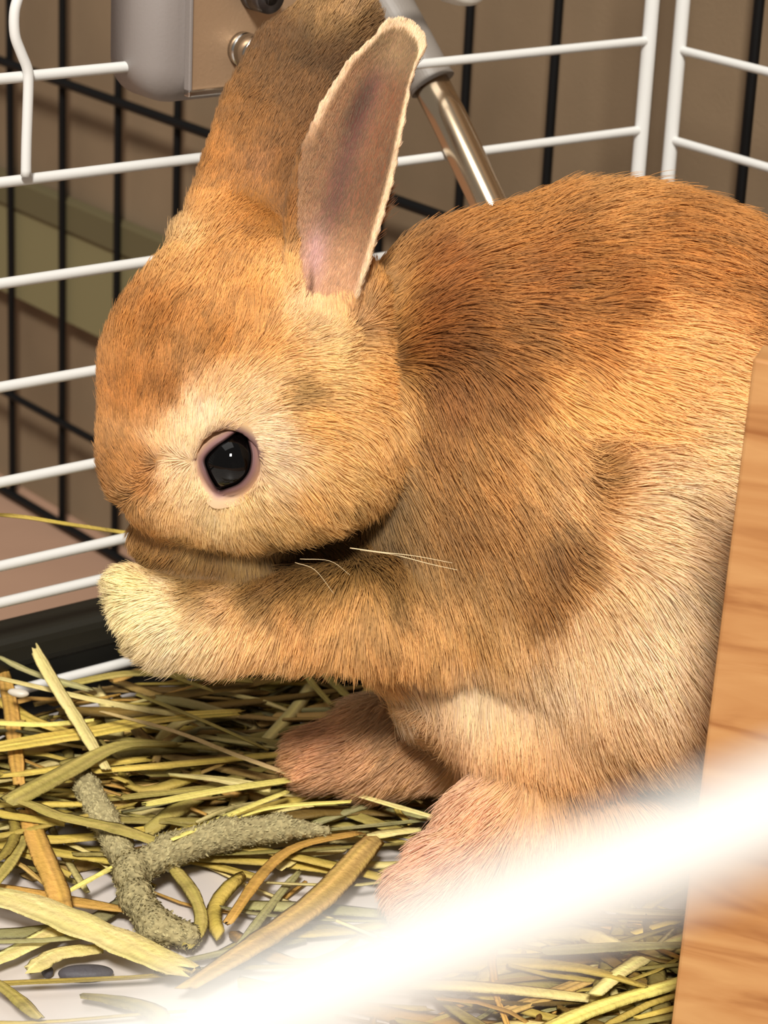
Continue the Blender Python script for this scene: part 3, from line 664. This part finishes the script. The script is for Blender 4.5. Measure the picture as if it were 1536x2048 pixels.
sat = 1 + 0.06 * rng.standard_normal(n)
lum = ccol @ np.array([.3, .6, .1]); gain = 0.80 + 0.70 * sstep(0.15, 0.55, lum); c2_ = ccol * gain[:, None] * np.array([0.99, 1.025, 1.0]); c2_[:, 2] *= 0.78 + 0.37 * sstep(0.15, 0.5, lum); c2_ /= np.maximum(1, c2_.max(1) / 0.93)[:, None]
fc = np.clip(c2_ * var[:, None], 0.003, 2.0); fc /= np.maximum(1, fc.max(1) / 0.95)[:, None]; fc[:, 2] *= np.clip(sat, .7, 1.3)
at = hc.attributes.new('fur_color', 'FLOAT_COLOR', 'CURVE'); at.data.foreach_set('color', np.c_[fc, np.ones(n)].astype(np.float32).ravel())
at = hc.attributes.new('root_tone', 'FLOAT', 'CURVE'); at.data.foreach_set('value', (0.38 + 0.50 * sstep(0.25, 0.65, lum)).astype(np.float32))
nw = nrm[:, :1] * RT - nrm[:, 1:2] * UP + nrm[:, 2:3] * FW
at = hc.attributes.new('skin_normal', 'FLOAT_VECTOR', 'CURVE'); at.data.foreach_set('vector', nw.astype(np.float32).ravel())
M_fur = bpy.data.materials.new('rabbit_fur'); M_fur.use_nodes = True; nt = M_fur.node_tree
for nd in list(nt.nodes): nt.nodes.remove(nd)
out = nt.nodes.new('ShaderNodeOutputMaterial'); df = nt.nodes.new('ShaderNodeBsdfDiffuse')
tl = nt.nodes.new('ShaderNodeBsdfTranslucent'); hr_ = nt.nodes.new('ShaderNodeBsdfHair'); hr_.component = 'Reflection'
hr_.inputs['RoughnessU'].default_value = 0.35; hr_.inputs['RoughnessV'].default_value = 0.5
atn = nt.nodes.new('ShaderNodeAttribute'); atn.attribute_name = 'fur_color'
an = nt.nodes.new('ShaderNodeAttribute'); an.attribute_name = 'skin_normal'
ge = nt.nodes.new('ShaderNodeNewGeometry')
def vmath(op, **kw):
    v_ = nt.nodes.new('ShaderNodeVectorMath'); v_.operation = op; return v_
vs = vmath('SCALE'); vs.inputs['Scale'].default_value = 0.55; nt.links.new(ge.outputs['Normal'], vs.inputs[0])
va = vmath('ADD'); nt.links.new(an.outputs['Vector'], va.inputs[0]); nt.links.new(vs.outputs[0], va.inputs[1])
vn = vmath('NORMALIZE'); nt.links.new(va.outputs[0], vn.inputs[0])
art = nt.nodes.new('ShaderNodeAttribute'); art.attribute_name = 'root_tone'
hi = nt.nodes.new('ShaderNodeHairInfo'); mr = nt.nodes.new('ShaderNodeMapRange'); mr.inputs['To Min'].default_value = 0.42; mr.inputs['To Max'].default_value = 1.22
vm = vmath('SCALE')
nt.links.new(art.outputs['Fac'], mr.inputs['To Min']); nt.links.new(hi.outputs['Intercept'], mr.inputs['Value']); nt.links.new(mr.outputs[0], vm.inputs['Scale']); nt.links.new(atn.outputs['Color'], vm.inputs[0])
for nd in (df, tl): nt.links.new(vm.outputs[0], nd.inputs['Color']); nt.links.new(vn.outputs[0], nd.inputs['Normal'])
hr_.inputs['Color'].default_value = (1.0, 0.86, 0.66, 1)
m1 = nt.nodes.new('ShaderNodeMixShader'); m1.inputs[0].default_value = 0.10; nt.links.new(df.outputs[0], m1.inputs[1]); nt.links.new(tl.outputs[0], m1.inputs[2])
m2 = nt.nodes.new('ShaderNodeMixShader'); m2.inputs[0].default_value = 0.06; nt.links.new(m1.outputs[0], m2.inputs[1]); nt.links.new(hr_.outputs[0], m2.inputs[2])
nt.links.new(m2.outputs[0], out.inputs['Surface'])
hc.materials.append(M_fur)
fo = bpy.data.objects.new('fur', hc); col.objects.link(fo); fo.parent = rabbit; fo['kind'] = 'stuff'
# whiskers
M_whisk = mat('whisker', (238, 214, 170), 0.4)
for pxs in (((700, 1096), (760, 1104), (830, 1112), (905, 1126)), ((720, 1100), (790, 1110), (860, 1128), (915, 1140)), ((590, 1125), (630, 1140), (668, 1188)), ((600, 1118), (660, 1122), (700, 1150))):
    base = np.linspace(-300, -345, len(pxs)); pw_ = [pc(x, y, w_) for (x, y), w_ in zip(pxs, base)]
    pth = smooth_path([fr(*q_) for q_ in pw_], 5); build('whisker', *tube(pth, np.linspace(1.0, 0.4, len(pth)) * SR * (1 if pxs[-1][0] > 800 else 0.55), 6), M_whisk, rabbit)

# ==================================================================== HAY
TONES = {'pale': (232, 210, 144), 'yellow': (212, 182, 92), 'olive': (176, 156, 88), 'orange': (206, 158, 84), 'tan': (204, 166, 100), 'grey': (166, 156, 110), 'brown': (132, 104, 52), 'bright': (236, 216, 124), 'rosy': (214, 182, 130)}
def blade(P, wd, tone, cup=0.35, twist=0.0, seed=0, taper=0.25, thick=0.0004, top=9):
    """flattened hollow stalk: closed grooved strip with joints, fibre streaks and ragged ends"""
    r0 = np.random.default_rng(seed); P = np.array(P, float); k = len(P)
    T = np.gradient(P, axis=0); T /= np.linalg.norm(T, axis=1)[:, None] + 1e-12
    V = []; C_ = []; base = lin(tone)
    node = r0.integers(2, max(3, k - 2)) if k > 5 and r0.random() < .6 else -1
    us = np.linspace(-1, 1, top); m_ = top + 1
    gr = 0.05 * r0.standard_normal(top); st = 1 + 0.17 * r0.standard_normal(top); st[[0, -1]] *= 0.85
    rag = r0.uniform(-1, 1, (2, top)) * wd * 0.35; ph = r0.uniform(0, 6.28, top)
    shift = base * np.array([0.93, 0.98, 0.84])      # greener fibres
    for i in range(k):
        sd = np.cross(T[i], Z); sd /= np.linalg.norm(sd) + 1e-9; nv = np.cross(sd, T[i]); a = twist * (i / (k - 1) - 0.5)
        s2 = sd * math.cos(a) + nv * math.sin(a); n2 = -sd * math.sin(a) + nv * math.cos(a)
        e = min(i, k - 1 - i) / (k - 1); w_ = wd / 2 * (1 - taper * max(0, 1 - e * 5)) * (1 + 0.04 * r0.standard_normal())
        kn = 1.0
        if i == node: w_ *= 1.10; kn = 0.72
        endo = rag[0] if i == 0 else (rag[1] if i == k - 1 else None)
        for q_, u in enumerate(us):
            h_ = 0.62 * (1 - u * u) * cup + gr[q_]
            v_ = P[i] + s2 * u * w_ + n2 * (h_ * w_ + thick)
            if endo is not None: v_ = v_ + T[i] * endo[q_]
            V.append(v_); g_ = 0.5 + 0.5 * math.sin(ph[q_] + i * 0.8)
            C_.append((base * g_ + shift * (1 - g_)) * st[q_] * (1 + 0.05 * r0.standard_normal()) * kn)
        V.append(P[i] - n2 * 0.15 * w_); C_.append(base * 0.8)
    F = [[i * m_ + j, i * m_ + (j + 1) % m_, (i + 1) * m_ + (j + 1) % m_, (i + 1) * m_ + j] for i in range(k - 1) for j in range(m_)]
    F += [list(range(m_))[::-1], [(k - 1) * m_ + j for j in range(m_)]]
    return V, F, np.clip(C_, 0.01, 0.95)
def pixpath(px, zs, k=5): return smooth_path([onz(x, y, z) for (x, y), z in zip(px, zs)], k)
H = [
 ([(68, 1298), (110, 1372), (160, 1452), (212, 1540)], (.030, .024, .018, .013), 26, 'pale', 'pale straw sticking up against the black tray wall'),
 ([(-20, 1355), (110, 1385), (200, 1405), (330, 1428), (470, 1436)], (.020, .019, .018, .015, .012), 22, 'pale', 'long pale straw crossing under the upright straw'),
 ([(203, 1426), (350, 1466), (480, 1516), (612, 1562)], (.019, .0175, .016, .014), 15, 'rosy', 'thin rosy straw slanting below the forepaws'),
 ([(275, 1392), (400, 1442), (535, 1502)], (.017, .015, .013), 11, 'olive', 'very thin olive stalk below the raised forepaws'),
 ([(-20, 1500), (90, 1482), (190, 1466), (330, 1440), (480, 1428)], (.014,) * 5, 42, 'yellow', 'broad yellow straw lying at the far left of the pile'),
 ([(22, 1604), (130, 1548), (235, 1496), (350, 1492)], (.014, .0145, .015, .013), 46, 'olive', 'broad greenish bent leaf over the woolly stem tip'),
 ([(190, 1545), (400, 1527), (600, 1508), (860, 1494)], (.0115, .0115, .012, .012), 24, 'yellow', 'long yellow straw lying beside the far hind foot'),
 ([(290, 1612), (450, 1582), (700, 1545), (920, 1513)], (.0125, .0125, .013, .0135), 23, 'bright', 'long bright straw pointing at the near hind leg'),
 ([(340, 1552), (440, 1562), (540, 1580)], (.011,) * 3, 27, 'pale', 'short pale straw under the long bright straw'),
 ([(660, 1575), (760, 1606), (868, 1637)], (.0115, .011, .010), 17, 'pale', 'short pale straw touching the near hind foot'),
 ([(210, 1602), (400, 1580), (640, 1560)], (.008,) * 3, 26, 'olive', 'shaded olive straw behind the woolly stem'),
 ([(-20, 1590), (60, 1612), (120, 1636), (230, 1660), (318, 1688)], (.0135, .0135, .013, .0125, .011), 30, 'olive', 'cracked olive straw laid across the woolly stem'),
 ([(52, 1622), (80, 1700), (110, 1770), (130, 1832)], (.0085, .0085, .008, .0065), 42, 'orange', 'short broad orange straw crossing under the cracked olive straw'),
 ([(-30, 1790), (60, 1812), (170, 1856), (270, 1898), (380, 1948)], (.0075, .0075, .007, .0065, .006), 82, 'pale', 'widest pale straw at the lower left with a node'),
 ([(-20, 1778), (150, 1806), (285, 1828)], (.0035,) * 3, 36, 'orange', 'orange straw lying under the widest pale straw'),
 ([(-20, 1932), (60, 1892), (140, 1852)], (.003,) * 3, 42, 'pale', 'pale straw end beneath the widest straw at the left edge'),
 ([(135, 1787), (190, 1757), (248, 1726)], (.007, .0075, .008), 14, 'bright', 'short bright straw sliver left of the stem fork'),
 ([(345, 1682), (460, 1632), (575, 1586)], (.0125, .0125, .012), 15, 'bright', 'thin bright straw rising from the stem fork'),
 ([(338, 1728), (385, 1788), (402, 1848), (372, 1896)], (.006, .006, .005, .0035), 26, 'olive', 'curled olive leaf beside the lower stem branch'),
 ([(380, 1975), (500, 1898), (640, 1800), (745, 1684)], (.006, .0065, .007, .008), 54, 'tan', 'broad tan leaf sweeping down toward the blurred wire'),
 ([(455, 1850), (530, 1745), (600, 1694), (720, 1668)], (.006, .007, .0075, .0075), 24, 'orange', 'curved orange blade beside the broad tan leaf'),
 ([(738, 1676), (790, 1668), (842, 1662)], (.0075,) * 3, 26, 'pale', 'stubby pale straw end near the hind foot'),
 ([(640, 1664), (760, 1652), (872, 1640)], (.007,) * 3, 13, 'grey', 'thin grey green stalk behind the stubby straw end'),
 ([(60, 1946), (115, 1912), (195, 1902)], (.0035,) * 3, 44, 'pale', 'short pale leaf beside the dark pellet'),
 ([(-20, 1960), (30, 1996), (75, 2038)], (.004,) * 3, 28, 'olive', 'olive straw corner at the bottom left edge'),
 ([(1060, 2075), (1200, 2016), (1345, 1972), (1420, 1950)], (.006,) * 4, 38, 'bright', 'bright yellow straw at the bottom beside the wooden board'),
 ([(1090, 1905), (1230, 1898), (1400, 1893)], (.009,) * 3, 30, 'grey', 'greyish straw half hidden by the blurred wire'),
 ([(1000, 2030), (1160, 1968), (1330, 1890)], (.004,) * 3, 30, 'tan', 'tan straw behind the bright yellow one by the board'),
 ([(596, 1326), (625, 1370), (662, 1412)], (.013, .012, .010), 14, 'olive', 'short olive stalk just beneath the forearm'),
 ([(620, 1324), (660, 1362), (705, 1405)], (.012, .011, .009), 18, 'olive', 'short olive stalk between forearm and far foot'),
 ([(-20, 1448), (90, 1452), (190, 1443)], (.0165,) * 3, 20, 'bright', 'bright thin straw above the broad yellow straw'),
 ([(5, 1335), (22, 1420), (30, 1500), (38, 1570)], (.0135, .013, .0115, .010), 28, 'orange', 'orange upright straw at the left edge under other stalks'),
 ([(238, 1306), (330, 1350), (425, 1384)], (.024, .020, .016), 11, 'olive', 'thin stalk poking up below the forepaw'),
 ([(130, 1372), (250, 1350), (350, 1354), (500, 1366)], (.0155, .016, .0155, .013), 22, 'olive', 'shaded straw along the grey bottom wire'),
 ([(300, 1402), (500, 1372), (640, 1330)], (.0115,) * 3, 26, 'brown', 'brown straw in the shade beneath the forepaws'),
 ([(-10, 1768), (30, 1715), (58, 1655)], (.0075,) * 3, 22, 'olive', 'olive straw behind the broad orange straw'),
 ([(560, 1594), (690, 1592), (880, 1592)], (.0075, .008, .009), 19, 'pale', 'pale straw below the long bright straw tip'),
 ([(700, 1606), (560, 1616), (470, 1640), (330, 1700)], (.0105, .0105, .0105, .009), 12, 'bright', 'bent bright stalk over the right stem branch'),
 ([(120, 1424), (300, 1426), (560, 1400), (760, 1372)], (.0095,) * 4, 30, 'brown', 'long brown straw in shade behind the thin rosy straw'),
 ([(0, 1555), (60, 1548), (180, 1532), (300, 1520)], (.0105,) * 4, 26, 'yellow', 'yellow straw beneath the greenish bent leaf'),
 ([(0, 1400), (60, 1440), (160, 1475)], (.012,) * 3, 30, 'yellow', 'yellow straw slanting down from the left edge'),
 ([(0, 1318), (70, 1350), (180, 1382)], (.0225, .0205, .018), 20, 'grey', 'grey straw slanting from the left edge by the tray wall'),
 ([(470, 1905), (560, 1790), (600, 1745)], (.003,) * 3, 18, 'grey', 'small grey sliver on the white liner behind the tan leaf'),
 ([(560, 1740), (600, 1712), (690, 1700)], (.0035,) * 3, 34, 'pale', 'pale straw piece on the white liner under the stem'),
]
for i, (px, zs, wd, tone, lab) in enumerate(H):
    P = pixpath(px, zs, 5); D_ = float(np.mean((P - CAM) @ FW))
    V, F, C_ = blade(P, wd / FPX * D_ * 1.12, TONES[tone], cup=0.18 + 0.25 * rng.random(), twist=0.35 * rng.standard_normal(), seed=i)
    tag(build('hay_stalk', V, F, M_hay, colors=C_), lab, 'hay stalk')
# the stalk that pokes out through the gate wires
P = smooth_path([onpl(x, y, P0 + BX * o2, BX) for (x, y), o2 in zip(((-60, 1028), (40, 1036), (130, 1050), (235, 1066), (300, 1074)), (0.012, 0.008, 0.004, 0.0022, -0.002))], 5)
V, F, C_ = blade(P, 0.0024, TONES['yellow'], seed=99, taper=0.8); tag(build('hay_stalk', V, F, M_hay, colors=C_), 'yellow straw caught behind the gate wires next to the rabbit muzzle', 'hay stalk')
# loose hay underneath: too much to count
def pile(x, y):
    d = -((np.array([x, y, 0]) - P0) @ BX)        # distance in front of the rear panel
    s = (np.array([x, y, 0]) - P0) @ AX
    return d, s
Vs, Fs, Cs = [], [], []; off = 0
keys = list(TONES)
cnt = 0
for i in range(6000):
    if cnt >= 800: break
    px, py = random.uniform(-260, 1500), random.uniform(1290, 2200)
    # open white patches of liner in front
    lim = 1.0 if py < 1600 else (0.34 if py < 1730 else 0.06)
    if px > 560 and py > 1700: lim = 0.10
    if px > 980 and py > 1830: lim = 0.9
    if random.random() > lim: continue
    c = onz(px, py, 0.004); d, s = pile(c[0], c[1])
    if d < 0.006 or s > SC - 0.01: continue
    h_ = max(0.0, 0.0115 - 0.07 * d) if px < 1000 else 0.003
    if px > 980 and py > 1830: h_ = 0.004
    z = random.uniform(0.0006, 0.0012 + h_)
    ang = random.gauss(0.15, 0.42) if random.random() < 0.8 else random.uniform(0, math.pi)
    L_ = random.uniform(0.02, 0.075); k = 7
    dr = np.array([math.cos(ang), math.sin(ang), 0]); pr = np.array([-dr[1], dr[0], 0]); bend = random.gauss(0, 0.006); tl = random.gauss(0, 0.0012)
    P = np.array([c + dr * L_ * (t_ - .5) + pr * bend * ((2 * t_ - 1) ** 2 - .3) + Z * (z - 0.004 + tl * (2 * t_ - 1) + 0.0006 * math.sin(5 * t_ + i)) for t_ in np.linspace(0, 1, k)])
    P[:, 2] = np.maximum(P[:, 2], 0.0006)
    dd_ = -((P - P0) @ BX)
    bad = dd_ < 0.006
    if bad.any(): P[bad] -= BX * (0.006 - dd_[bad])[:, None]
    wd = random.choice((0.0012, 0.0018, 0.0026, 0.0034, 0.0042)); tone = np.array(TONES[random.choice(('pale', 'yellow', 'yellow', 'olive', 'olive', 'tan', 'brown', 'orange', 'grey'))]) * random.uniform(0.8, 1.03)
    V, F, C_ = blade(P, wd, tone, cup=0.4, twist=random.gauss(0, .6), seed=1000 + i, top=5)
    Vs += V; Fs += [[q_ + off for q_ in f_] for f_ in F]; Cs.append(C_); off += len(V); cnt += 1
o = build('loose_hay', Vs, Fs, M_hay, colors=np.vstack(Cs)); tag(o, 'loose yellow green hay piled over the white liner', 'hay', kind='stuff')

# ---- woolly forked stem
def stem_field(segs, vx=0.00035):
    allp = np.array([p for s in segs for p in (s[0], s[2])]); lo = allp.min(0) - 0.006; nn = ((allp.max(0) + 0.006 - lo) / vx).astype(int)
    X, Y, W = np.meshgrid(*[lo[i] + vx * np.arange(nn[i]) for i in range(3)], indexing='ij')
    f_ = np.full(nn, 1.0)
    for A_, ra, B_, rb in segs:
        D_ = B_ - A_; tt = np.clip(((X - A_[0]) * D_[0] + (Y - A_[1]) * D_[1] + (W - A_[2]) * D_[2]) / (D_ @ D_), 0, 1)
        f_ = smin(f_, np.sqrt((X - A_[0] - tt * D_[0]) ** 2 + (Y - A_[1] - tt * D_[1]) ** 2 + (W - A_[2] - tt * D_[2]) ** 2) - (ra + (rb - ra) * tt), 0.0018)
    g = openvdb.FloatGrid(background=3 * vx); g.copyFromArray(np.clip(f_, -3 * vx, 3 * vx).astype(np.float32)); p_, q_ = g.convertToQuads(isovalue=0.0)
    return p_.astype(float) * vx + lo, q_[:, ::-1].copy(), f_, lo, vx
def chain(px, zs, rs):
    P = [onz(x, y, z) for (x, y), z in zip(px, zs)]; return [(P[i], rs[i], P[i + 1], rs[i + 1]) for i in range(len(P) - 1)]
segs = chain([(172, 1572), (205, 1635), (235, 1690), (262, 1745)], (.0105, .0095, .0085, .0078), (.0027, .0028, .0027, .0030))
segs += chain([(262, 1745), (340, 1700), (450, 1668), (560, 1656), (650, 1662)], (.0078, .0092, .0105, .0105, .009), (.0032, .0033, .0031, .0026, .0010))
segs += chain([(262, 1745), (272, 1795), (310, 1850), (375, 1872)], (.0078, .0068, .0060, .0046), (.0031, .0030, .0032, .0025))
sp_, sq_, sf, slo, svx = stem_field(segs)
sn = grad_at(sf, slo, svx, sp_)
bumpv = np.abs(vnoise(sp_ * np.array([1, 1, 1]), 0.0011, 40)) + 0.6 * vnoise(sp_, 0.0006, 41)
sp2_ = sp_ + sn * (bumpv * 0.00038)[:, None]
scol = lin((178, 164, 120))[None] * (0.62 + 0.35 * np.clip(bumpv + .3, 0, 1.4))[:, None]
t = empty('woolly_stem', (sp_.mean(0)[0], sp_.mean(0)[1], 0.0), 'grey green woolly forked stem lying in the hay', 'stem')
build('stem', sp2_, sq_, M_twig, t, colors=scol)
# scale-like tufts on the stem
sel = rng.choice(len(sp2_), 5200, replace=False)
Vt, Ft, Ct = [], [], []
fork = onz(262, 1745, .006)
for a in sel:
    p_ = sp2_[a]; n3 = sn[a]; away = p_ - fork; away -= n3 * (away @ n3); away /= np.linalg.norm(away) + 1e-9; away = away + rng.normal(0, .35, 3); away /= np.linalg.norm(away)
    sd = np.cross(away, n3); sd /= np.linalg.norm(sd) + 1e-9
    L_, w_ = rng.uniform(.0005, .0009), rng.uniform(.00013, .00028)
    i0 = len(Vt); Vt += [p_ - sd * w_, p_ + sd * w_, p_ + away * L_ * .55 + n3 * L_ * .35 + sd * w_ * .8, p_ + away * L_ + n3 * L_ * .3, p_ + away * L_ * .55 + n3 * L_ * .35 - sd * w_ * .8]
    Ft.append([i0, i0 + 1, i0 + 2, i0 + 3, i0 + 4]); cc_ = lin((200, 186, 138)) * rng.uniform(.55, 1.05); Ct += [cc_ * .7] * 2 + [cc_] * 3
o = build('wool', Vt, Ft, M_twig, t, colors=np.array(Ct)); o['kind'] = 'stuff'

# ---- pellet, seed husk
def lump(px, py, z, rx, ry, rz, ang, m, seed=1):
    c = onz(px, py, z); V, F = uvsphere(np.zeros(3), np.array([rx, ry, rz]), 28, 18); V = np.array(V)
    V *= (1 + 0.06 * vnoise(V + 1, rx * 0.5, seed))[:, None]
    ca, sa = math.cos(ang), math.sin(ang); V = np.c_[V[:, 0] * ca - V[:, 1] * sa, V[:, 0] * sa + V[:, 1] * ca, V[:, 2]]
    return V + c, F
o = build('feed_pellet', *lump(170, 1946, 0.0016, 0.0056, 0.0022, 0.0016, 0.15, M_pellet, 3), M_pellet); tag(o, 'long dark grey pellet on the white liner at the lower left', 'pellet')
o = build('feed_pellet', *lump(95, 1943, 0.0014, 0.0012, 0.0014, 0.0012, 0.15, M_pellet, 5), M_pellet); tag(o, 'tiny round dark pellet left of the long one', 'pellet')
o = build('seed_husk', *lump(36, 1386, 0.0195, 0.0026, 0.0012, 0.0010, -0.2, M_husk, 7), M_husk); tag(o, 'shiny pale seed husk on the straw at the left edge', 'seed husk')
print('front panel s,off', (q - P0) @ AX, (q - P0) @ BX, 'board', [((v - P0) @ AX, (v - P0) @ BX) for v in (b0, br)], 'SC', SC)
print('done', n, 'strands', cnt, 'blades')
